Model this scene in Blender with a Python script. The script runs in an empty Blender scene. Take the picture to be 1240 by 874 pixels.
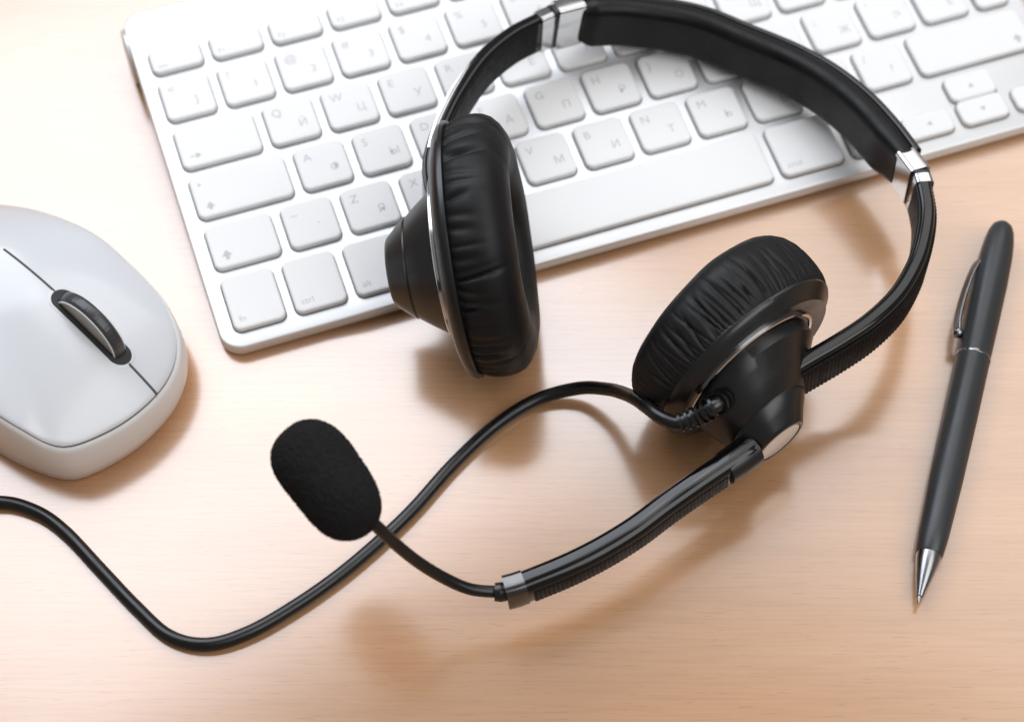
import bpy, math, random
from mathutils import Vector, Matrix, Quaternion

random.seed(7)
S = 0.001                                   # the numbers below are millimetres
scene = bpy.context.scene
C = scene.collection

# ------------------------------------------------------------------ camera, light, exposure
cam_data = bpy.data.cameras.new("camera")
cam = bpy.data.objects.new("camera", cam_data)
C.objects.link(cam)
right = Vector((0.9462528, -0.3231641, -0.0130615))
down = Vector((-0.2743216, -0.7805350, -0.5617053))
fwd = Vector((0.1713280, 0.5350983, -0.8272343))
m = Matrix.Identity(4)
for i in range(3):
    m[i][0] = right[i]; m[i][1] = -down[i]; m[i][2] = -fwd[i]
m.translation = Vector((-29.485, -360.07, 506.60)) * S
cam.matrix_world = m
cam_data.sensor_width = 36.0
cam_data.lens = 72.505
cam_data.clip_start = 0.02
cam_data.clip_end = 50.0
cam_data.dof.use_dof = True
cam_data.dof.focus_distance = 0.572
cam_data.dof.aperture_fstop = 9.5
cam_data.dof.aperture_blades = 7
scene.camera = cam

world = bpy.data.worlds.new("World")
scene.world = world
world.use_nodes = True
wb = world.node_tree.nodes["Background"]
wb.inputs[0].default_value = (1.0, 0.98, 0.97, 1)
wb.inputs[1].default_value = 0.18

def area(name, loc, target, sx, sy, power, color, spread=180):
    d = bpy.data.lights.new(name, 'AREA')
    d.shape = 'RECTANGLE'; d.size = sx * S; d.size_y = sy * S
    d.energy = power; d.color = color; d.spread = math.radians(spread)
    o = bpy.data.objects.new(name, d); C.objects.link(o)
    o.location = Vector(loc) * S
    o.rotation_euler = (Vector(target) - Vector(loc)).to_track_quat('-Z', 'Y').to_euler()
    return o
area("window_softbox", (-120, 620, 900), (20, -30, 0), 900, 900, 8.5, (0.88, 0.925, 1.0))
area("glare_fill_right", (620, 420, 960), (120, -80, 0), 560, 1150, 2.9, (1.0, 0.98, 0.97))  # unseen lamp added to carry a dimmer desk sheen to the right
area("fill_softbox", (480, -560, 860), (90, -40, 0), 900, 800, 5.2, (1.0, 0.985, 0.97))  # added lamp on the camera side, lifts the shaded areas

scene.view_settings.view_transform = 'Standard'
scene.view_settings.look = 'None'
scene.view_settings.gamma = 1.0
scene.view_settings.exposure = 0.2
scene.view_settings.use_curve_mapping = False
scene.render.engine = 'CYCLES'
scene.cycles.use_denoising = True
scene.cycles.max_bounces = 8
scene.cycles.caustics_reflective = False
scene.cycles.caustics_refractive = False

# ------------------------------------------------------------------ materials
def mat(name, col, rough=0.5, metal=0.0, spec=0.5, bump=None, coat=0.0, coat_rough=0.1, vary=None, sheen=0.0):
    """bump = (scale per metre, strength, distance mm); vary = (scale, amount) mottles colour and gloss a little."""
    mt = bpy.data.materials.new(name); mt.use_nodes = True
    nt = mt.node_tree; b = nt.nodes["Principled BSDF"]
    b.inputs["Base Color"].default_value = (*col, 1)
    b.inputs["Roughness"].default_value = rough
    b.inputs["Metallic"].default_value = metal
    b.inputs["Specular IOR Level"].default_value = spec
    b.inputs["Coat Weight"].default_value = coat
    b.inputs["Coat Roughness"].default_value = coat_rough
    b.inputs["Sheen Weight"].default_value = sheen
    tc = nt.nodes.new("ShaderNodeTexCoord")
    if vary:
        n = nt.nodes.new("ShaderNodeTexNoise"); n.inputs["Scale"].default_value = vary[0]; n.inputs["Detail"].default_value = 5
        nt.links.new(tc.outputs["Object"], n.inputs["Vector"])
        r = nt.nodes.new("ShaderNodeMapRange")
        r.inputs["From Min"].default_value = 0.3; r.inputs["From Max"].default_value = 0.7
        r.inputs["To Min"].default_value = max(0.02, rough - vary[1]); r.inputs["To Max"].default_value = min(1, rough + vary[1])
        nt.links.new(n.outputs["Fac"], r.inputs["Value"]); nt.links.new(r.outputs[0], b.inputs["Roughness"])
    if bump:
        n = nt.nodes.new("ShaderNodeTexNoise"); n.inputs["Scale"].default_value = bump[0]; n.inputs["Detail"].default_value = 4
        nt.links.new(tc.outputs["Object"], n.inputs["Vector"])
        bp = nt.nodes.new("ShaderNodeBump"); bp.inputs["Strength"].default_value = bump[1]; bp.inputs["Distance"].default_value = bump[2] * S
        nt.links.new(n.outputs["Fac"], bp.inputs["Height"]); nt.links.new(bp.outputs[0], b.inputs["Normal"])
    return mt

def wood():
    mt = bpy.data.materials.new("beech_laminate"); mt.use_nodes = True
    nt = mt.node_tree; L = nt.links; b = nt.nodes["Principled BSDF"]
    tc = nt.nodes.new("ShaderNodeTexCoord")
    mp = nt.nodes.new("ShaderNodeMapping"); mp.inputs["Rotation"].default_value = (0, 0, math.radians(19.5))
    L.new(tc.outputs["Object"], mp.inputs["Vector"])
    def noise(sx, sy, detail=4, rough=0.55, dist=0.0):
        s = nt.nodes.new("ShaderNodeMapping"); s.inputs["Scale"].default_value = (sx, sy, 1)
        L.new(mp.outputs[0], s.inputs["Vector"])
        n = nt.nodes.new("ShaderNodeTexNoise"); n.inputs["Scale"].default_value = 1
        n.inputs["Detail"].default_value = detail; n.inputs["Roughness"].default_value = rough; n.inputs["Distortion"].default_value = dist
        L.new(s.outputs[0], n.inputs["Vector"]); return n.outputs["Fac"]
    def ramp(fac, stops):
        r = nt.nodes.new("ShaderNodeValToRGB"); e = r.color_ramp.elements
        while len(e) < len(stops): e.new(0.5)
        for x, (p, c) in zip(e, stops): x.position = p; x.color = (*c, 1)
        L.new(fac, r.inputs[0]); return r.outputs[0]
    def mix(a, c, fac, mode='MIX'):
        x = nt.nodes.new("ShaderNodeMix"); x.data_type = 'RGBA'; x.blend_type = mode
        if isinstance(fac, float): x.inputs[0].default_value = fac
        else: L.new(fac, x.inputs[0])
        L.new(a, x.inputs[6])
        if isinstance(c, tuple): x.inputs[7].default_value = (*c, 1)
        else: L.new(c, x.inputs[7])
        return x.outputs[2]
    base = ramp(noise(5, 42, 3, 0.5, 0.6), [(0.3, (0.54, 0.285, 0.135)), (0.5, (0.59, 0.315, 0.155)), (0.72, (0.63, 0.35, 0.18))])
    fib = ramp(noise(34, 900, 6, 0.68), [(0.3, (0.84, 0.80, 0.77)), (0.55, (1, 1, 1)), (0.75, (1.05, 1.05, 1.05))])
    col = mix(base, fib, 0.65, 'MULTIPLY')
    fl = ramp(noise(120, 1500, 2, 0.5), [(0.62, (0, 0, 0)), (0.68, (1, 1, 1))])
    col = mix(col, (0.42, 0.22, 0.10), mix(fl, (0, 0, 0), 0.50))
    L.new(col, b.inputs["Base Color"])
    rr = nt.nodes.new("ShaderNodeMapRange"); rr.inputs["To Min"].default_value = 0.16; rr.inputs["To Max"].default_value = 0.22
    L.new(noise(28, 620, 4), rr.inputs["Value"]); L.new(rr.outputs[0], b.inputs["Roughness"])
    b.inputs["Specular IOR Level"].default_value = 1.0
    b.inputs["Coat Weight"].default_value = 1.0; b.inputs["Coat Roughness"].default_value = 0.205; b.inputs["Coat IOR"].default_value = 2.1
    bp = nt.nodes.new("ShaderNodeBump"); bp.inputs["Strength"].default_value = 0.06; bp.inputs["Distance"].default_value = 0.00005
    L.new(noise(40, 800, 3), bp.inputs["Height"]); L.new(bp.outputs[0], b.inputs["Normal"])
    return mt

M_wood = wood()
M_edge = mat("desk_edge_band", (0.6, 0.38, 0.2), 0.5, vary=(40, 0.08))
M_alu = mat("anodised_aluminium", (0.74, 0.75, 0.76), 0.42, 0.5, bump=(9000, 0.03, 0.02), vary=(30, 0.04))
M_key = mat("white_key_plastic", (0.82, 0.82, 0.82), 0.48, bump=(6000, 0.04, 0.02), vary=(60, 0.06))
M_gap = mat("gap_shade_dark", (0.05, 0.05, 0.052), 0.8, vary=(200, 0.05))  # dark colour stands in for the shade in the gaps round the keys
M_leg = mat("legend_grey_print", (0.52, 0.52, 0.54), 0.6, vary=(300, 0.05))
M_under = mat("white_underside_plastic", (0.50, 0.47, 0.45), 0.5, vary=(40, 0.05))
M_rubber = mat("grey_rubber", (0.12, 0.12, 0.12), 0.8, vary=(200, 0.05))
M_mtop = mat("mouse_shell_silver_white", (0.66, 0.68, 0.71), 0.22, 0.0, 0.5, bump=(7000, 0.03, 0.02), coat=0.3, coat_rough=0.14)
M_mbase = mat("mouse_base_white", (0.76, 0.76, 0.765), 0.35, vary=(40, 0.05))
M_seam = mat("seam_shadow_grey", (0.10, 0.10, 0.105), 0.7, vary=(200, 0.05))
M_slot = mat("slot_shade_dark", (0.02, 0.02, 0.021), 0.6, vary=(200, 0.05))  # near-black in place of shade inside the wheel slot
M_tyre = mat("wheel_tyre_rubber", (0.05, 0.052, 0.056), 0.28)
M_hub = mat("wheel_side_taupe", (0.42, 0.385, 0.34), 0.35, vary=(300, 0.06))
M_blk = mat("black_satin_plastic", (0.0035, 0.0036, 0.004), 0.34, spec=0.7, bump=(9000, 0.08, 0.02), vary=(120, 0.06))
M_gloss = mat("black_gloss_plastic", (0.003, 0.003, 0.0033), 0.14, spec=0.45, coat=0.15, vary=(90, 0.05))
M_rib = mat("black_ribbed_rubber", (0.0035, 0.0035, 0.0038), 0.5, spec=0.16, vary=(400, 0.08))
M_leather = mat("black_leatherette", (0.0038, 0.004, 0.0045), 0.55, spec=0.36, bump=(2600, 0.25, 0.10), vary=(150, 0.08))
M_pad = mat("black_headband_pad", (0.0034, 0.0035, 0.004), 0.42, spec=0.28, bump=(2200, 0.22, 0.10), vary=(120, 0.08))
M_cloth = mat("black_speaker_cloth", (0.012, 0.012, 0.012), 0.9, bump=(3000, 0.5, 0.15))
M_chrome = mat("chrome_trim", (0.66, 0.66, 0.67), 0.16, 1.0, vary=(120, 0.05))
M_cap = mat("brushed_cap_disc", (0.56, 0.52, 0.48), 0.36, 0.9)
M_foam = mat("black_foam", (0.012, 0.012, 0.0125), 0.95, spec=0.25, bump=(2600, 0.9, 0.5))
M_cable = mat("black_cable_jacket", (0.006, 0.006, 0.0065), 0.30, bump=(1500, 0.05, 0.05), vary=(150, 0.07))
M_nickel = mat("dark_nickel", (0.13, 0.128, 0.125), 0.2, 1.0, vary=(150, 0.06))
M_pen = mat("pen_gunmetal_lacquer", (0.050, 0.053, 0.057), 0.36, 0.35, bump=(9000, 0.05, 0.02), vary=(80, 0.05))
M_steel = mat("pen_steel", (0.30, 0.30, 0.31), 0.22, 1.0, vary=(150, 0.06))

# ------------------------------------------------------------------ helpers
def obj(name, verts, faces, mt, parent=None, smooth=True, mats=None, midx=None):
    me = bpy.data.meshes.new(name)
    me.from_pydata([tuple(Vector(v) * S) for v in verts], [], faces)
    me.materials.append(mt)
    for x in (mats or []): me.materials.append(x)
    if midx: me.polygons.foreach_set("material_index", midx)
    me.update()
    bm_fix(me)
    if smooth:
        me.polygons.foreach_set("use_smooth", [True] * len(me.polygons))
        try: me.set_sharp_from_angle(angle=math.radians(38))
        except Exception: pass
    return link(name, me, parent)

def bm_fix(me):
    import bmesh
    bm = bmesh.new(); bm.from_mesh(me)
    bmesh.ops.recalc_face_normals(bm, faces=bm.faces)
    bm.to_mesh(me); bm.free()

def link(name, me, parent=None):
    o = bpy.data.objects.new(name, me); C.objects.link(o)
    if parent: o.parent = parent
    return o

def thing(name, label, cat, loc, rot=(0, 0, 0)):
    o = bpy.data.objects.new(name, None); C.objects.link(o)
    o.empty_display_size = 0.01
    o.location = Vector(loc) * S; o.rotation_euler = rot
    o["label"] = label; o["category"] = cat
    return o

def catmull(P, n):
    P = [Vector(p) for p in P]
    Q = [2 * P[0] - P[1]] + P + [2 * P[-1] - P[-2]]
    raw = []
    for i in range(1, len(Q) - 2):
        a, b, c, d = Q[i - 1:i + 3]
        for k in range(24):
            t = k / 24
            raw.append(0.5 * ((2 * b) + (c - a) * t + (2 * a - 5 * b + 4 * c - d) * t * t + (3 * b - a - 3 * c + d) * t ** 3))
    raw.append(P[-1])
    for _ in range(2):                                   # ease small kinks
        raw = [raw[0]] + [(raw[i - 1] + 2 * raw[i] + raw[i + 1]) / 4 for i in range(1, len(raw) - 1)] + [raw[-1]]
    acc = [0.0]
    for a, b in zip(raw, raw[1:]): acc.append(acc[-1] + (b - a).length)
    out, j = [], 0
    for i in range(n):
        s = acc[-1] * i / (n - 1)
        while j < len(acc) - 2 and acc[j + 1] < s: j += 1
        f = (s - acc[j]) / max(1e-9, acc[j + 1] - acc[j])
        out.append(raw[j].lerp(raw[j + 1], min(1, f)))
    return out

def sweep(path, section, N, base=(0, 0, 0), closed=True, caps=True):
    """section(i, n) -> [(radial, height)]; radial grows to the left of travel, height along N."""
    B = Vector(base); n = len(path); verts, faces = [], []
    for i, p in enumerate(path):
        t = (path[min(i + 1, n - 1)] - path[max(i - 1, 0)]).normalized()
        nn = N(i, n) if callable(N) else Vector(N)
        r = nn.cross(t).normalized(); h = t.cross(r).normalized()
        sec = section(i, n); k = len(sec)
        for a, b in sec: verts.append(p + r * a + h * b - B)
    for i in range(n - 1):
        for j in range(k):
            j2 = (j + 1) % k
            faces.append((i * k + j, i * k + j2, (i + 1) * k + j2, (i + 1) * k + j))
    if caps:
        faces.append(tuple(range(k))); faces.append(tuple((n - 1) * k + j for j in range(k)))
    return verts, faces

def tube(P, rad, n=80, k=14, base=(0, 0, 0), taper=None):
    path = catmull(P, n); B = Vector(base); verts, faces = [], []
    t0 = (path[1] - path[0]).normalized()
    u = t0.orthogonal().normalized()
    for i, p in enumerate(path):
        t = (path[min(i + 1, n - 1)] - path[max(i - 1, 0)]).normalized()
        u = (u - t * u.dot(t)).normalized(); v = t.cross(u)
        r = rad if taper is None else taper(i / (n - 1))
        for j in range(k):
            a = 2 * math.pi * j / k
            verts.append(p + u * math.cos(a) * r + v * math.sin(a) * r - B)
    for i in range(n - 1):
        for j in range(k):
            j2 = (j + 1) % k
            faces.append((i * k + j, i * k + j2, (i + 1) * k + j2, (i + 1) * k + j))
    faces.append(tuple(range(k))); faces.append(tuple((n - 1) * k + j for j in range(k)))
    return verts, faces

def basis(a, ref=Vector((0, 0, 1))):
    a = Vector(a).normalized(); e1 = (ref - a * ref.dot(a)).normalized(); return a, e1, a.cross(e1)

def lathe(prof, P, a, e, n=96, base=(0, 0, 0), disp=None, close=(True, True), loop=False):
    """prof = [(axial, radius, eccentricity)] about P along a; eccentricity shifts the ring along e."""
    P = Vector(P); B = Vector(base); a, e1, e2 = basis(a, Vector(e)); verts, faces = [], []
    for i, pr in enumerate(prof):
        ax, r = pr[0], pr[1]; ec = pr[2] if len(pr) > 2 else 0.0
        for j in range(n):
            th = 2 * math.pi * j / n
            rr, aa = (r, ax) if disp is None else disp(i, th, ax, r)
            verts.append(P + a * aa + e1 * (ec + rr * math.cos(th)) + e2 * rr * math.sin(th) - B)
    m_ = len(prof)
    for i in range(m_ if loop else m_ - 1):
        i2 = (i + 1) % m_
        for j in range(n):
            j2 = (j + 1) % n
            faces.append((i * n + j, i * n + j2, i2 * n + j2, i2 * n + j))
    if not loop:
        if close[0]: faces.append(tuple(range(n)))
        if close[1]: faces.append(tuple((m_ - 1) * n + j for j in range(n)))
    return verts, faces

def rrect(w, h, r, seg=6):
    """rounded rectangle half-sizes w, h as a list of (x, y), counter-clockwise"""
    out = []
    for cx, cy, a0 in ((w - r, h - r, 0), (-w + r, h - r, 90), (-w + r, -h + r, 180), (w - r, -h + r, 270)):
        for k in range(seg + 1):
            a = math.radians(a0 + 90 * k / seg); out.append((cx + r * math.cos(a), cy + r * math.sin(a)))
    return out

def round_poly(pts, r, seg=5):
    out = []; n = len(pts)
    for i in range(n):
        p0, p, p1 = Vector(pts[i - 1]), Vector(pts[i]), Vector(pts[(i + 1) % n])
        d0 = (p0 - p); d1 = (p1 - p); rr = min(r, d0.length * 0.45, d1.length * 0.45)
        a = p + d0.normalized() * rr; b = p + d1.normalized() * rr
        for k in range(seg + 1):                          # circular-looking corner
            t = k / seg
            w = 0.7071
            den = (1 - t) ** 2 + 2 * w * t * (1 - t) + t * t
            out.append(((1 - t) ** 2 * a + 2 * w * t * (1 - t) * p + t * t * b) / den)
    return out

def inset(loop, d):
    n = len(loop); out = []
    for i in range(n):
        a, b = Vector(loop[i - 1]), Vector(loop[(i + 1) % n]); t = (b - a)
        if t.length < 1e-9: out.append(Vector(loop[i])); continue
        t.normalize(); out.append(Vector(loop[i]) + Vector((-t.y, t.x)) * d)
    return out

def stack(loops):
    """loops = list of lists of 3D points of equal length -> closed skin"""
    k = len(loops[0]); verts = [v for l in loops for v in l]; faces = []
    for i in range(len(loops) - 1):
        for j in range(k):
            j2 = (j + 1) % k; faces.append((i * k + j, i * k + j2, (i + 1) * k + j2, (i + 1) * k + j))
    faces.append(tuple(range(k))[::-1]); faces.append(tuple((len(loops) - 1) * k + j for j in range(k)))
    return verts, faces

def smoothstep(a, b, x):
    t = min(1, max(0, (x - a) / (b - a))); return t * t * (3 - 2 * t)

# ------------------------------------------------------------------ desk
def desk():
    loops = []
    base = round_poly([(-780, -560), (900, -560), (900, 520), (-780, 520)], 12, 6)
    for d, z in ((1.5, -24), (0, -22.5), (0, -1.5), (0.5, -0.4), (1.5, 0)):
        loops.append([(p.x, p.y, z) for p in inset(base, d)])
    v, f = stack(loops)
    o = obj("desk", v, f, M_wood)
    o["kind"] = "structure"
desk()

# ------------------------------------------------------------------ keyboard
U = 19.05; GAP = 3.05; SL = math.radians(6.0)
kb = thing("keyboard", "slim white and aluminium keyboard lying under the headset", "keyboard", (0, 0, 6.0), (SL, 0, 0))
X0, X1, Y0, Y1 = -4.8, 14.5 * U - GAP + 4.8, -5.0, 125.0
kc = Vector(((X0 + X1) / 2, (Y0 + Y1) / 2))
pl = [Vector(p) + kc for p in rrect((X1 - X0) / 2, (Y1 - Y0) / 2, 6.5, 10)]
v, f = stack([[(p.x, p.y, z) for p in inset(pl, d)] for d, z in ((0.8, -4.6), (0.2, -4.3), (0, -3.8), (0, -0.7), (0.15, -0.3), (0.35, -0.1), (0.7, 0))])
obj("plate", v, f, M_alu, kb)
# battery barrel under the rear edge, with its end caps
n = 48
prof = [(-1.6, 7.4), (-2.0, 8.0), (-2.0, 8.5), (-1.6, 8.9), (X1 - X0 - 2.4, 8.9), (X1 - X0 - 2, 8.3)]
v, f = lathe(prof, (X0 + 1, 115.5, -9.0), (1, 0, 0), (0, 0, 1), 48)
obj("battery_barrel", v, f, M_alu, kb)
v, f = lathe([(0, 7.3), (-0.25, 7.1), (-0.3, 0.4)], (X0 - 0.65, 115.5, -9.0), (1, 0, 0), (0, 0, 1), 48)
obj("battery_cap", v, f, M_under, kb)
v, f = stack([[(p.x + kc.x, p.y + 54, z) for p in [Vector(q) for q in rrect((X1 - X0) / 2 - 3, 54, 5, 6)]] for z in (-5.6, -4.65)])
obj("underside", v, f, M_under, kb)
for fx in (8, 262):
    v, f = lathe([(0, 4.0), (-0.5, 4.2), (0.6, 4.2)], (fx, 2, -5.1), (0, 0, -1), (1, 0, 0), 20)
    obj("rubber_foot", v, f, M_rubber, kb)

rows = [  # y of the row's lower edge, key depth, keys: (units, latin, cyrillic)
    (98.2, 9.8, [(14.5 / 14, t, "") for t in ("esc", "F1", "F2", "F3", "F4", "F5", "F6", "F7", "F8", "F9", "F10", "F11", "F12", "\u23cf")]),
    (79.1, 16.0, [(1, a, b) for a, b in zip("><!@#$%^&*()_+"[1:], "]1234567890-=")] + [(1.5, "", "")]),
    (60.05, 16.0, [(1.5, "", "")] + [(1, a, b) for a, b in zip("QWERTYUIOP[]", "\u0419\u0426\u0423\u041a\u0415\u041d\u0413\u0428\u0429\u0417\u0425\u042a")]),
    (41.0, 16.0, [(1.75, "\u2022", "")] + [(1, a, b) for a, b in zip("ASDFGHJKL;'\\", "\u0424\u042b\u0412\u0410\u041f\u0420\u041e\u041b\u0414\u0416\u042d\u0401")]),
    (21.95, 16.0, [(1.25, "", ""), (1, "~", "`")] + [(1, a, b) for a, b in zip("ZXCVBNM,./", "\u042f\u0427\u0421\u041c\u0418\u0422\u042c\u0411\u042e?")] + [(2.25, "", "")]),
    (0.0, 18.9, [(1, "fn", ""), (1, "ctrl", ""), (1, "alt", ""), (1.25, "cmd", ""), (5, "", ""), (1.25, "cmd", ""), (1, "alt", "")]),
]
mesh_cache = {}
def key_mesh(poly):
    k = tuple((round(x, 2), round(y, 2)) for x, y in poly)
    if k in mesh_cache: return mesh_cache[k]
    base = round_poly(poly, 2.3, 5)
    loops = [[(p.x, p.y, z) for p in inset(base, d)] for d, z in ((0, -0.2), (0, 1.1), (0.1, 1.45), (0.35, 1.72), (0.75, 1.84), (1.15, 1.85))]
    v, f = stack(loops)
    o = obj("key", v, f, M_key, None); cap = o.data
    C.objects.unlink(o); bpy.data.objects.remove(o)
    go = inset(base, -0.32)  # raised dark sheet draws the shaded gap; the plate has no openings
    v, f = stack([[(p.x, p.y, z) for p in go] for z in (-0.3, 0.045)])
    o = obj("key_gap_shade", v, f, M_gap, None, smooth=False); gap = o.data
    C.objects.unlink(o); bpy.data.objects.remove(o)
    mesh_cache[k] = (cap, gap); return cap, gap

def text_mesh(items):
    """items = [(string, x, y, size)] -> one flat mesh"""
    verts, faces = [], []
    for s, x, y, size in items:
        cu = bpy.data.curves.new("legend", 'FONT'); cu.body = s; cu.size = size; cu.resolution_u = 3
        to = bpy.data.objects.new("legend", cu); C.objects.link(to)
        me = bpy.data.meshes.new_from_object(to.evaluated_get(bpy.context.evaluated_depsgraph_get()))
        b = len(verts)
        verts += [(q.co.x + x, q.co.y + y, 1.875) for q in me.vertices]
        faces += [tuple(i + b for i in p.vertices) for p in me.polygons]
        bpy.data.objects.remove(to); bpy.data.curves.remove(cu); bpy.data.meshes.remove(me)
    return verts, faces

def put_key(poly, x, y, items=(), marks=()):
    cap, gap = key_mesh(poly)
    o = link("key", cap, kb); o.location = Vector((x, y, random.uniform(-0.04, 0.04))) * S
    link("key_gap_shade", gap, o)
    v, f = text_mesh(items)
    for tri in marks:
        mx = sum(a for a, c in tri) / len(tri); my = sum(c for a, c in tri) / len(tri)
        b = len(v); v += [(mx + (a - mx) * 0.72, my + (c - my) * 0.72, 1.875) for a, c in tri]; f.append(tuple(range(b, b + len(tri))))
    if f: obj("legend", v, f, M_leg, o, smooth=False)

def rect(w, h): return [(0, 0), (w, 0), (w, h), (0, h)]
for y, dep, keys in rows:
    x = 0.0
    for w, a, b in keys:
        W = w * U - GAP; items = []; marks = []
        if dep < 12: items = [(a, 2.0, 1.6, 2.6)] if a != "\u23cf" else []
        elif b: items = [(a, 2.5, dep - 5.8, 4.0), (b, W - 6.2, 4.6, 4.0)]
        elif a in ("fn", "ctrl", "alt", "cmd"): items = [(a, 2.2, 2.6, 2.9)]
        elif a == "\u2022": items = [("\u2022", 2.2, dep - 5.2, 4.0)]
        if y == 79.1 and w == 1.5: marks = [[(W - 7.5, 4), (W - 5, 2.4), (W - 5, 3.7), (W - 2.4, 3.7), (W - 2.4, 4.3), (W - 5, 4.3), (W - 5, 5.6)]]
        if y == 60.05 and w == 1.5: marks = [[(7.5, 4), (5, 5.6), (5, 4.3), (2.4, 4.3), (2.4, 3.7), (5, 3.7), (5, 2.4)]]
        if w == 1.75: marks = [[(2.4, 3.4), (4.4, 6.2), (6.4, 3.4), (5.2, 3.4), (5.2, 2.2), (3.6, 2.2), (3.6, 3.4)]]
        if w == 1.25 and not a: marks = [[(2.4, 4), (4.6, 7), (6.8, 4), (5.4, 4), (5.4, 2.2), (3.8, 2.2), (3.8, 4)]]
        if w == 2.25: marks = [[(W - 6.8, 4), (W - 4.6, 7), (W - 2.4, 4), (W - 3.8, 4), (W - 3.8, 2.2), (W - 5.4, 2.2), (W - 5.4, 4)]]
        put_key(rect(W, dep), x * U, y, items, marks)
        x += w
# tall enter key, arrow keys
put_key([(0.25 * U, -U), (U - GAP, -U), (U - GAP, 16), (0, 16), (0, 0), (0.25 * U, 0)], 13.5 * U, 60.05,
        marks=[[(6, -11), (9, -13), (9, -11.5), (13, -11.5), (13, -7), (12.3, -7), (12.3, -10.6), (9, -10.6), (9, -9)]])
KW = U - GAP
put_key(rect(KW, 8.9), 11.5 * U, 0, marks=[[(6.8, 4.4), (9.2, 3), (9.2, 5.8)]])
put_key(rect(KW, 9.3), 12.5 * U, 0, marks=[[(8, 3.1), (9.4, 5.5), (6.6, 5.5)]])
put_key(rect(KW, 9.3), 12.5 * U, 9.55, marks=[[(8, 5.9), (6.6, 3.5), (9.4, 3.5)]])
put_key(rect(KW, 8.9), 13.5 * U, 0, marks=[[(9.2, 4.4), (6.8, 5.8), (6.8, 3)]])

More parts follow.
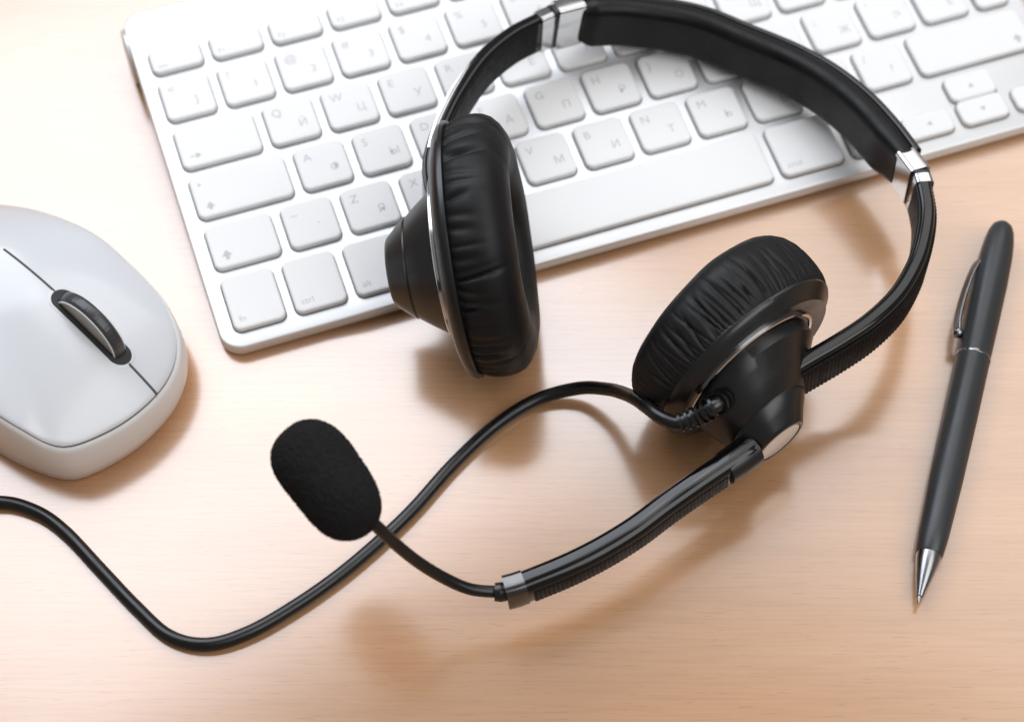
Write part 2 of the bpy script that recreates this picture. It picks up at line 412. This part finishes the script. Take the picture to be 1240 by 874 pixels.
# ------------------------------------------------------------------ mouse
def mouse():
    B = Vector((-62, 15, 0))
    t = thing("computer_mouse", "white computer mouse with a dark scroll wheel left of the keyboard", "mouse", B)
    # the parting line between top shell and base, seen from above (x, y, z)
    E = [(-17.1, 3.1, 16.5), (-17.4, -3.2, 15.5), (-20.3, -11.6, 15.0), (-26.6, -19.4, 15.5), (-36.7, -26.1, 16.5), (-47.2, -29.7, 17.5),
         (-55.0, -30.6, 18.5), (-60.0, -28.6, 20.0), (-64.8, -24.8, 23.0), (-70.3, -19.3, 25.6), (-78, -9, 27), (-88, 8, 26.5), (-97, 27, 24), (-103, 42, 21), (-101.5, 55, 18.5),
         (-94, 64.5, 17), (-82, 68, 16.5), (-69, 66.5, 17.5), (-56, 60, 19.5), (-43.5, 50, 22.0), (-32.3, 37.0, 23.5), (-25.0, 25.3, 21.0), (-18.8, 12.2, 18.0)]
    P = catmull(E + [E[0]], 145)[:-1]; n = len(P)
    cen = Vector((-63, 27, 0))
    def grow(s, i): return cen.xy + (P[i].xy - cen.xy) * s
    def off(i, d):
        a, b = P[i - 1], P[(i + 1) % n]; tt = (b - a).xy.normalized(); q = P[i].xy + Vector((tt.y, -tt.x)) * (-d); return q
    # which side is outward
    sgn = 1 if (off(0, 1) - cen.xy).length > (P[0].xy - cen.xy).length else -1
    def ring(d, zf): return [Vector((*off(i, sgn * d), zf(P[i].z))) - B for i in range(n)]
    base = [ring(-3.0, lambda z: 0.3), ring(-0.6, lambda z: 0.8), ring(0.9, lambda z: 2.6), ring(1.9, lambda z: z * 0.38), ring(1.9, lambda z: z * 0.62),
            ring(1.2, lambda z: z - 2.0), ring(0.75, lambda z: z - 0.75), ring(0.25, lambda z: z - 0.35), ring(-1.5, lambda z: z - 0.5)]
    v, f = stack(base); obj("base", v, f, M_mbase, t)
    v, f = stack([ring(-0.15, lambda z: z - 0.9), ring(-0.15, lambda z: z + 0.25), ring(-1.5, lambda z: z + 0.3)]); obj("parting_groove", v, f, M_seam, t)
    ZT = 36.2
    Q = [p.copy() for p in P]
    for _ in range(420): Q = [(Q[i - 1] + 2 * Q[i] + Q[(i + 1) % n]) / 4 for i in range(n)]      # a softened outline for the crown of the shell
    def dome(s, i):
        w = 1 - smoothstep(0.45, 1.0, s)
        e = P[i].lerp(Q[i] + (Q[i] - cen).xy.to_3d() * 0.06, w)
        q = cen.xy + (e.xy - cen.xy) * s; z = e.z * s ** 2.1 + ZT * (1 - s ** 2.1); return Vector((q.x, q.y, z))
    loops = []
    ss = [0.995, 0.999, 0.992, 0.98, 0.965] + [0.94 - 0.94 * k / 26 for k in range(26)] + [0.012]
    for k, s in enumerate(ss):
        loops.append([(dome(s, i) + Vector((0, 0, (0.1, 0.35, 0.62, 0.72, 0.74)[k] if k < 5 else 0.74))) - B for i in range(n)])
    v, f = stack(loops); obj("top_shell", v, f, M_mtop, t)
    # height of the shell at (x, y)
    from mathutils.bvhtree import BVHTree
    bvh = BVHTree.FromPolygons([tuple(a) for a in v], f[:-2])
    def zat(x, y):
        h = bvh.ray_cast(Vector((x, y, 90)) - B, Vector((0, 0, -1)))
        return h[0].z if h[0] is not None else 16.0
    # the seam between the buttons, front and rear of the wheel
    A0, A1 = Vector((-27.2, -19.9)), Vector((-61.5, 36.0))
    ax = (A0 - A1).normalized(); sx = Vector((-ax.y, ax.x))
    wc = Vector((-39.5, 0.2))                                             # wheel centre in plan
    # project the wheel centre on to the seam
    wc = A0 + ax * ((wc - A0).dot(ax))
    def on(s, lat=0.0, dz=0.0):
        q = wc + ax * s + sx * lat; return Vector((q.x, q.y, zat(q.x, q.y) + dz))
    sl = 14.0
    for a, b in (((A0 - wc).dot(ax), sl - 0.3), (-sl + 0.3, -34.0)):
        pts = [on(a + (b - a) * k / 14, 0, -0.1) for k in range(15)]
        v, f = tube(pts, 0.42, 50, 8, B); obj("button_seam", v, f, M_seam, t)
    # wheel slot: a dark stadium with a rounded bright lip following the shell
    st = [(math.cos(2 * math.pi * k / 64), math.sin(2 * math.pi * k / 64)) for k in range(64)]
    def stad(L, W): return [((L - W) * (1 if c > 0 else -1) * min(1, abs(c) * 6) + W * c, W * s_) for c, s_ in st]
    lp = [[on(a, b, dz) - B for a, b in stad(L, W)] for L, W, dz in ((14.4, 4.3, -0.5), (14.4, 4.3, 0.03), (14.1, 4.0, 0.16), (13.9, 3.8, 0.18), (13.6, 3.5, 0.1), (13.5, 3.3, -0.6))]
    v, f = stack(lp); f = f[:-2]; obj("wheel_slot_lip", v, f, M_mtop, t)
    v, f = [], []; ns, nl = 40, 6                                        # dark sheet laid on the uncut shell, in place of the slot's shade
    for k in range(ns + 1):
        q = -1 + 2 * k / ns; a_ = 13.55 * math.sin(q * math.pi / 2); over = max(0, abs(a_) - 10.1)
        wd = math.sqrt(max(0.01, 3.45 ** 2 - over ** 2))
        for j in range(nl + 1): v.append(on(a_, wd * (-1 + 2 * j / nl), 0.07) - B)
    for k in range(ns):
        for j in range(nl): f.append((k * (nl + 1) + j, k * (nl + 1) + j + 1, (k + 1) * (nl + 1) + j + 1, (k + 1) * (nl + 1) + j))
    obj("wheel_slot_shade", v, f, M_slot, t)
    # wheel: a disc standing in the slot
    up = Vector((0, 0, 1)); a3 = Vector((ax.x, ax.y, (on(6).z - on(-6).z) / 12)).normalized(); s3 = Vector((sx.x, sx.y, 0)).normalized(); n3 = s3.cross(a3)
    if n3.z < 0: n3 = -n3
    wp = on(0, 0.3, 0) - n3 * 3.4
    R = 12.5
    prof = [(-1.9, R - 1.6), (-1.9, R - 0.5), (-1.6, R - 0.1), (-0.8, R + 0.1), (0.8, R + 0.1), (1.6, R - 0.1), (1.9, R - 0.5), (1.9, R - 1.6)]
    def tread(i, th, a_, r): return (r - (0.05 if (int(th / (2 * math.pi) * 180) % 3 == 0 and 1 < i < 6) else 0), a_)
    v, f = lathe(prof, wp, s3, n3, 180, B, tread); w = obj("scroll_wheel", v, f, M_tyre, t)
    for sg in (1, -1):
        v, f = lathe([(sg * 1.8, R - 0.6), (sg * 2.25, R - 0.8), (sg * 2.25, R - 1.2), (sg * 2.0, R - 1.5)], wp, s3, n3, 90, B, close=(False, False)); obj("wheel_rim", v, f, M_mtop, w)
        v, f = lathe([(sg * 2.0, R - 1.4), (sg * 1.9, R - 2.4), (sg * 1.2, 3)], wp, s3, n3, 90, B); obj("wheel_side", v, f, M_hub, w)
mouse()

# ------------------------------------------------------------------ headset
HB = Vector((125, -10, 0))
hs = thing("headset", "black padded headset with boom microphone resting across the keyboard", "headset", HB)
NB = Vector((0.073, 0.064, 1)).normalized()

def ear_cup(P, a, e, R, ringR, ring_ax, cone, Rc, cap, seed, phase, thick=1.0, skew=0.0):
    """a points from housing to cushion; e is the way the housing leans; cone = [(axial, r, ecc)] from the ring outwards (axial negative)."""
    rnd = random.Random(seed)
    k = Rc / 37.5
    # cushion with gathered pleats along its sewn edge
    folds = []; th0 = 0.0
    while th0 < 2 * math.pi - 0.03:                       # creases at uneven spacing: where, width, depth, how far they run, slant
        folds.append((th0, rnd.uniform(0.014, 0.034) if seed == 3 else rnd.uniform(0.008, 0.016), rnd.choice((0.35, 0.5, 0.7, 0.9, 1.2)) if seed == 3 else rnd.uniform(0.15, 0.45), rnd.uniform(7, 22) if seed == 3 else rnd.uniform(11, 24), rnd.uniform(-0.006, 0.006)))
        th0 += rnd.uniform(0.06, 0.15) if seed == 3 else rnd.uniform(0.028, 0.065)
    def pleat(th, ax):
        s = 0.0
        for t0, wd, dp, ln, sl in folds:
            d = (th + sl * ax - t0 + math.pi) % (2 * math.pi) - math.pi
            if abs(d) < 0.1:
                w = wd * (1 + ax * 0.05); s += dp * math.exp(-(d / w) ** 2) * (1 - smoothstep(ln * 0.35, ln, ax))
        return s
    prof = [(1.0, 19.5), (6, 18.6), (11, 18.0), (15, 18.3), (18, 19.6), (20.3, 22), (21.4, 25.2), (21.3, 28.2), (20.2, 31.4), (18.4, 34.0), (16, 36.0), (13.2, 37.1),
            (10.5, 37.5), (8.2, 37.5), (6.2, 37.4), (4.6, 37.2), (3.2, 36.9), (2.0, 36.5), (0.9, 36.0), (-0.2, 35.4), (-0.3, 30)]
    prof = [(x * k * thick, r * k) for x, r in prof]
    wgt = [0, 0, 0, 0, .05, .1, .15, .15, .2, .3, .42, .58, .75, .9, 1.0, 1.05, 1.0, .85, .5, .2, 0]
    # refine the profile
    pp, ww = [], []
    for i in range(len(prof) - 1):
        for q in range(2):
            f_ = q / 2; pp.append((prof[i][0] * (1 - f_) + prof[i + 1][0] * f_, prof[i][1] * (1 - f_) + prof[i + 1][1] * f_)); ww.append(wgt[i] * (1 - f_) + wgt[i + 1] * f_)
    pp.append(prof[-1]); ww.append(wgt[-1])
    def disp(i, th, ax, r):
        sway = 0.25 * math.sin(5 * th + seed) + 0.2 * math.sin(9 * th + 2 * seed)
        return r - 1.3 * min(1, ww[i] * 1.4) * pleat(th, ax) + (sway * min(1, ww[i] * 1.5 + .2)), ax * (1 - skew * math.cos(th)) + 0.2 * sway
    v, f = lathe(pp, P, a, e, 640, HB, disp, close=(False, False)); cu = obj("ear_cushion", v, f, M_leather, hs)
    v, f = lathe([(4.0 * k, 19.2 * k), (4.6 * k, 12 * k), (4.9 * k, 0.5)], P, a, e, 64, HB); obj("speaker_cloth", v, f, M_cloth, cu)
    # back plate, a shallow dish
    pr = [(0.4, R - 1.0), (0.1, R), (-0.9, R + 0.15), (-2.0, R - 0.4), (-3.2, R - 1.8), (-4.4, (R + ringR) / 2 + 1.2), (ring_ax + 0.6, ringR + 0.6), (ring_ax, ringR - 1)]
    pr = [(x, r, 1.0 * smoothstep(0, -ring_ax, -x)) for x, r in pr]
    v, f = lathe(pr, P, a, e, 128, HB); pt = obj("back_plate", v, f, M_blk, hs)
    v, f = lathe([(ring_ax + 0.5, ringR + 0.55, 1.5), (ring_ax - 0.3, ringR + 0.45, 1.5), (ring_ax - 0.5, ringR + 0.1, 1.5), (ring_ax - 0.3, ringR - 0.5, 1.5)], P, a, e, 128, HB, close=(False, False)); obj("trim_ring", v, f, M_chrome, pt)
    # housing cone in two shells with a fine groove between them
    c0 = [c for c in cone]
    v, f = lathe(c0, P, a, e, 96, HB); hc = obj("cup_housing", v, f, M_blk, hs)
    ax, r, ec = cap; ax -= 0.2
    v, f = lathe([(ax + 0.5, r + 0.05, ec), (ax + 0.1, r, ec), (ax, r - 0.3, ec)], P, a, e, 64, HB); obj("cap_disc", v, f, M_cap, hc)
    return hc

aL = Vector((0.9527, -0.2667, 0.1458)); PL = Vector((67.53, -15.39, 37.0))
eL = Vector((0, -1, -0.35)); eL = (eL - aL * eL.dot(aL)).normalized()
coneL = [(-5.2, 22.4, 2.2), (-6.3, 21.6, 2.4), (-8, 20.3, 2.6), (-11.5, 17.8, 2.9), (-14.9, 15.2, 3.2), (-15.4, 14.7, 3.2), (-15.55, 14.7, 3.2), (-15.9, 14.8, 3.2), (-18.8, 12.4, 3.4),
         (-20.9, 10.5, 3.5), (-21.6, 9.8, 3.5), (-21.9, 9.2, 3.5), (-21.9, 8.4, 3.5), (-21.4, 8.0, 3.5), (-21.4, 0.4, 3.5)]
ear_cup(PL, aL, eL, 37.0, 24.0, -5.9, coneL, 37.6, (-21.55, 7.8, 3.5), 3, 0.0, 0.80)
aR = -Vector((0.323, -0.9377, -0.1284)); PR = Vector((131.0, -71.6, 30.5))
eR = Vector((-0.8947, -0.2537, -0.3675))
coneR = [(-5.9, 21.0, 2.0), (-6.6, 20.4, 2.3), (-9, 18.6, 3.6), (-12, 16.5, 5.0), (-16.2, 13.6, 6.8), (-16.6, 13.0, 6.9), (-16.8, 13.0, 6.9), (-17.2, 13.0, 7.0), (-20.5, 10.7, 8.2),
         (-23.0, 9.1, 8.9), (-23.8, 8.5, 9.0), (-24.0, 8.0, 9.0), (-24.0, 7.5, 9.0), (-23.6, 7.2, 9.0), (-23.6, 0.4, 9.0)]
coneR = [(x - 1.6, r, ec) for x, r, ec in coneR]; coneR[0] = (-4.0, 20.4, 1.8)
ear_cup(PR, aR, eR, 29.8, 21.8, -4.3, coneR, 31.7, (-25.32, 7.1, 9.0), 11, 1.0, 1.05, 0.12)

def sect(w, h, r):
    q = rrect(w / 2, h / 2, r, 5); return lambda i, n: q

# headband: padded inside, glossy shell outside
band = [(131.5, 64.6, 29.0), (146.9, 62.3, 26.0), (165.9, 53.2, 23.5), (178.0, 41.2, 22.5), (188.7, 28.6, 22.5), (195.6, 16.9, 23.0), (200.3, 2.9, 24.0), (202.6, -11.1, 25.0), (203.2, -23.0, 26.3)]
pb = catmull(band, 120)
def padsec(i, n):
    t = i / (n - 1); q = smoothstep(0, 0.035, t) * smoothstep(0, 0.10, 1 - t)
    w = 6.4 + 1.4 * q; h = 14.6 + 2.9 * q
    return [(a - 0.6 - 0.7 * q, b + 0.9 * (1 - q) * t) for a, b in rrect(w / 2, h / 2, min(3.7, w / 2 - 0.2), 8)]
v, f = sweep(pb, padsec, NB, HB); obj("headband_pad", v, f, M_pad, hs)
v, f = sweep(pb, lambda i, n: [(a + 3.3, b) for a, b in rrect(1.2, 7.6, 1.0, 5)], NB, HB); obj("headband_shell", v, f, M_gloss, hs)

# sliders running down to the two cups
def slider(P, ribs, nb=160):
    path = catmull(P, nb)
    v, f = sweep(path, sect(4.6, 13.6, 1.5), NB, HB); s = obj("slider_arm", v, f, M_gloss, hs)
    # ribbed rubber cover on the outer face
    def rs(i, n):
        d = 0.22 if i % 4 < 2 else 0.0
        return [(a + 2.2, b - 0.9) for a, b in rrect(0.75 + d * (1 if ribs else 0), 5.4, 0.5, 3)]
    v, f = sweep(path[6:-4], rs, NB, HB); obj("rib_cover" if ribs else "outer_cover", v, f, M_rib if ribs else M_gloss, s)
    v, f = sweep(path[6:-4], lambda i, n: [(a - 2.25, b) for a, b in rrect(0.35, 5.6, 0.3, 3)], NB, HB); obj("inner_liner", v, f, M_rib, s)
    return s
SLp = [(66.5, -3, 35.0), (65.4, 4.5, 35.5), (66.2, 11.5, 36.0), (69.0, 18.8, 36.0), (75.7, 29.6, 35.5), (84.3, 40.1, 35.0), (94.8, 50.5, 34.0), (106.2, 58.0, 32.5), (116.5, 62.2, 31.0)]
SRp = [(203.0, -33.0, 27.4), (199.2, -44.1, 28.0), (193.2, -54.2, 29.0), (186.8, -62.1, 29.5), (177.4, -70.4, 30.5), (166.4, -76.3, 31.0), (155.4, -79.9, 31.0), (145.0, -82.6, 31.0), (138, -84.5, 31)]
sl_ = slider(SLp, False)
pt_ = catmull(SLp, 160)[40:112]
v, f = sweep(pt_, lambda i, n: [(a + 1.35, b + 6.75) for a, b in rrect(0.7 * math.sin(math.pi * min(1, 0.12 + i / n)) ** 0.5 + 0.05, 0.25, 0.04, 2)], NB, HB); obj('edge_highlight', v, f, M_chrome, sl_)  # bright strip added to imitate the highlight along the arm's top edge
slider(SRp, True, 260)

def clip_box(p, q, w, h, mt, name, ov=0.0):
    path = [Vector(p).lerp(Vector(q), k / 5) for k in range(6)]
    v, f = sweep(path, lambda i, n: [(a + ov, b) for a, b in rrect(w / 2, h / 2, 1.2, 4)], NB, HB); return obj(name, v, f, mt, hs)
clip_box((122.3, 63.7, 30.4), (131.3, 64.9, 29.0), 6.4, 16.4, M_chrome, "chrome_clip")
clip_box((120.9, 63.4, 30.6), (122.2, 63.7, 30.4), 5.4, 14.6, M_blk, "hinge_gap")
clip_box((116.6, 62.2, 31.0), (120.8, 63.4, 30.6), 5.2, 14.4, M_chrome, "chrome_clip")
clip_box((203.0, -22.0, 27.0), (203.4, -30.6, 27.9), 6.8, 13.8, M_chrome, "chrome_clip")
clip_box((203.5, -30.7, 27.0), (203.4, -31.8, 27.1), 5.6, 14.4, M_blk, "hinge_gap")
clip_box((203.4, -31.9, 27.1), (202.6, -35.4, 27.5), 5.6, 14.4, M_chrome, "chrome_clip")

# microphone boom
boomP = [(121.5, -98.8, 25.8), (117.6, -100.3, 26.0), (104.6, -104.2, 25.5), (94.2, -107.3, 24.5), (83.5, -111.1, 24.0), (72.5, -113.6, 23.0), (62.2, -114.9, 22.0), (50.5, -115.5, 21.0)]
bp_ = catmull(boomP, 240)
NZ = Vector((0, 0, 1))
v, f = sweep(bp_, sect(6.8, 9.4, 2.6), NZ, HB); bm_arm = obj("boom_arm", v, f, M_gloss, hs)
def brib(i, n):
    d = 0.11 if i % 4 < 2 else 0.0
    return [(a + 2.85, b - 0.6) for a, b in rrect(0.75 + d, 3.0, 0.5, 3)]
v, f = sweep(bp_[34:-6], brib, NZ, HB); obj("rib_cover", v, f, M_rib, bm_arm)
v, f = sweep([bp_[-1] + (bp_[-5] - bp_[-1]).normalized() * 0.5] + [Vector((48.2, -115.45, 20.8)), Vector((45.6, -115.2, 20.6))], sect(7.2, 10.1, 2.4), NZ, HB); obj("end_collar", v, f, M_nickel, bm_arm)
v, f = tube([(45.9, -115.0, 20.6), (44.6, -114.6, 20.5), (43.0, -114.0, 20.5)], 2.5, 12, 18, HB, lambda t: 2.7 - 0.5 * abs(t - .5)); obj("neck_socket", v, f, M_blk, bm_arm)
v, f = tube([(46.4, -114.8, 20.5), (42.9, -113.9, 20.5), (36.5, -112.1, 23.0), (30.5, -109.3, 28.0), (24.7, -107.0, 36.0), (19.7, -104.8, 45.0), (15.2, -102.1, 54.0), (12.0, -98.4, 58.0)], 1.65, 90, 16, HB)
obj("gooseneck", v, f, M_cable, hs)
# boom mount: a bracket that grips the cone
v, f = tube([(122.3, -98.4, 25.6), (117.8, -100.3, 26.0), (112.9, -101.8, 25.9)], 5, 16, 20, HB, lambda t: 4.9 - 0.2 * t); obj("boom_mount", v, f, M_blk, hs)

# foam windscreen
mc = Vector((7.2, -91.5, 62.0)); ma = Vector((10.5, -29.1, -7.0)).normalized()
rf = random.Random(5)
prof = []
for k in range(81):
    t = -1 + 2 * k / 80
    wdt = 9.9 - 0.7 * t
    r = wdt * (1 - abs(t) ** 3.4) ** (1 / 2.0)
    prof.append((17.0 * t, max(0.15, r)))
v, f = lathe(prof, mc, ma, (0, 0, 1), 170, HB, lambda i, th, ax, r: (r + (rf.uniform(-0.26, 0.26) + 0.18 * math.sin(3 * th + ax * .2)) * min(1, r / 3), ax + rf.uniform(-0.1, 0.1)))
obj("foam_windscreen", v, f, M_foam, hs)

# cable and strain relief
cab = [(113.7, -90.7, 41.0), (109.1, -90.3, 37.9), (103.8, -89.5, 35.7), (100.3, -85.8, 35.0), (98.7, -80.8, 33.0), (98.1, -73.3, 27.0), (97.5, -65.8, 19.5), (95.4, -58.7, 12.5), (89.2, -51.7, 6.0), (77.3, -49.5, 2.8), (63.2, -53.5, 2.1), (47.9, -61.8, 2.1),
       (32.2, -72.4, 2.1), (20.5, -79.0, 2.1), (6.6, -85.7, 2.1), (-7.9, -91.0, 2.1), (-21.7, -94.4, 2.1), (-33.1, -94.1, 2.1), (-42.1, -88.3, 2.1), (-48.6, -76.8, 2.1), (-55.6, -61.5, 2.1), (-62.0, -47.4, 2.1),
       (-68.3, -38.1, 2.1), (-77.7, -31.4, 2.1), (-90.7, -30.0, 2.1), (-104.4, -32.7, 2.1), (-119.0, -40.0, 2.1), (-150, -60, 2.1), (-190, -75, 2.1)]
v, f = tube(cab, 1.95, 420, 14, HB); obj("cable", v, f, M_cable, hs)
sr = [Vector((120.5, -82.5, 34.0)), Vector((117.2, -88.2, 38.6)), Vector((113.7, -90.7, 41.0)), Vector((109.1, -90.3, 37.9)), Vector((104.6, -89.7, 36.0))]
pth = catmull(sr, 61); verts, faces = [], []
v, f = tube(sr, 2.3, 30, 14, HB, lambda t: 2.5 - 0.5 * t); srel = obj("strain_relief", v, f, M_blk, hs)
for k in range(10):
    q = 15 + 5 * k
    p = pth[q]; q = min(q, 58); d = (pth[min(60, q + 2)] - pth[q - 2]).normalized(); r = 3.6 - 0.1 * k
    v, f = lathe([(-0.45, r - 1.3), (-0.4, r), (0.4, r), (0.45, r - 1.3)], p, d, d.orthogonal(), 24, HB); obj("relief_ring", v, f, M_blk, srel)

# ------------------------------------------------------------------ pen
def pen():
    T = Vector((153.0, -147.1, 4.1)); H = Vector((232.5, -38.0, 6.2)); d = (H - T); Lp = d.length; d.normalize()
    B = Vector((193, -92, 0))
    t = thing("ballpoint_pen", "slim dark grey ballpoint pen lying right of the headset", "pen", B)
    e = Vector((0, 0, 1))
    ring = Lp * 0.618
    v, f = lathe([(15.5, 3.6), (16, 3.85), (22, 4.3), (40, 4.8), (62, 5.0), (ring - 0.7, 5.05), (ring - 0.6, 4.2)], T, d, e, 48, B); obj("barrel", v, f, M_pen, t)
    v, f = lathe([(ring - 0.65, 4.3), (ring - 0.65, 5.08), (ring - 0.4, 5.15), (ring + 0.1, 5.15), (ring + 0.3, 5.08), (ring + 0.75, 4.3)], T, d, e, 48, B); obj("ring", v, f, M_steel, t)
    cap = [(ring + 0.3, 4.3), (ring + 0.35, 5.02), (ring + 12, 5.15), (Lp - 24, 5.25), (Lp - 14, 5.0), (Lp - 8, 4.55), (Lp - 4, 3.9), (Lp - 1.8, 3.1), (Lp - 0.5, 1.9), (Lp, 0.4)]
    v, f = lathe(cap, T, d, e, 48, B); obj("cap", v, f, M_pen, t)
    v, f = lathe([(0, 0.25), (0.4, 0.45), (2.2, 0.6), (2.3, 0.95), (3.6, 1.25), (8, 2.25), (13, 3.2), (15.6, 3.5), (15.7, 3.0)], T, d, e, 40, B); obj("tip", v, f, M_steel, t)
    # spring clip on the side
    s = d.cross(Vector((0, 0, 1))).normalized() * -1
    up = Vector((0, 0, 1))
    def at(x, lat, z): return T + d * x + s * lat + up * z
    pts = [at(Lp - 17, 4.2, 1.5), at(Lp - 20, 5.4, 2.0), at(Lp - 26, 6.3, 2.3), at(Lp - 34, 6.9, 2.4), at(Lp - 41, 6.9, 2.3), at(Lp - 45, 6.2, 2.1)]
    N = (s * 0.75 + up * 0.6).normalized()
    v, f = sweep(catmull(pts, 50), sect(2.8, 0.9, 0.4), lambda i, n: N, B); obj("clip", v, f, M_steel, t)
    p = at(Lp - 45.5, 5.9, 2.1)
    v, f = lathe([(-1.7, 0.2), (-1.4, 0.95), (-0.7, 1.55), (0, 1.7), (0.7, 1.55), (1.4, 0.95), (1.7, 0.2)], p, d, e, 20, B); obj("clip_ball", v, f, M_steel, t)
pen()
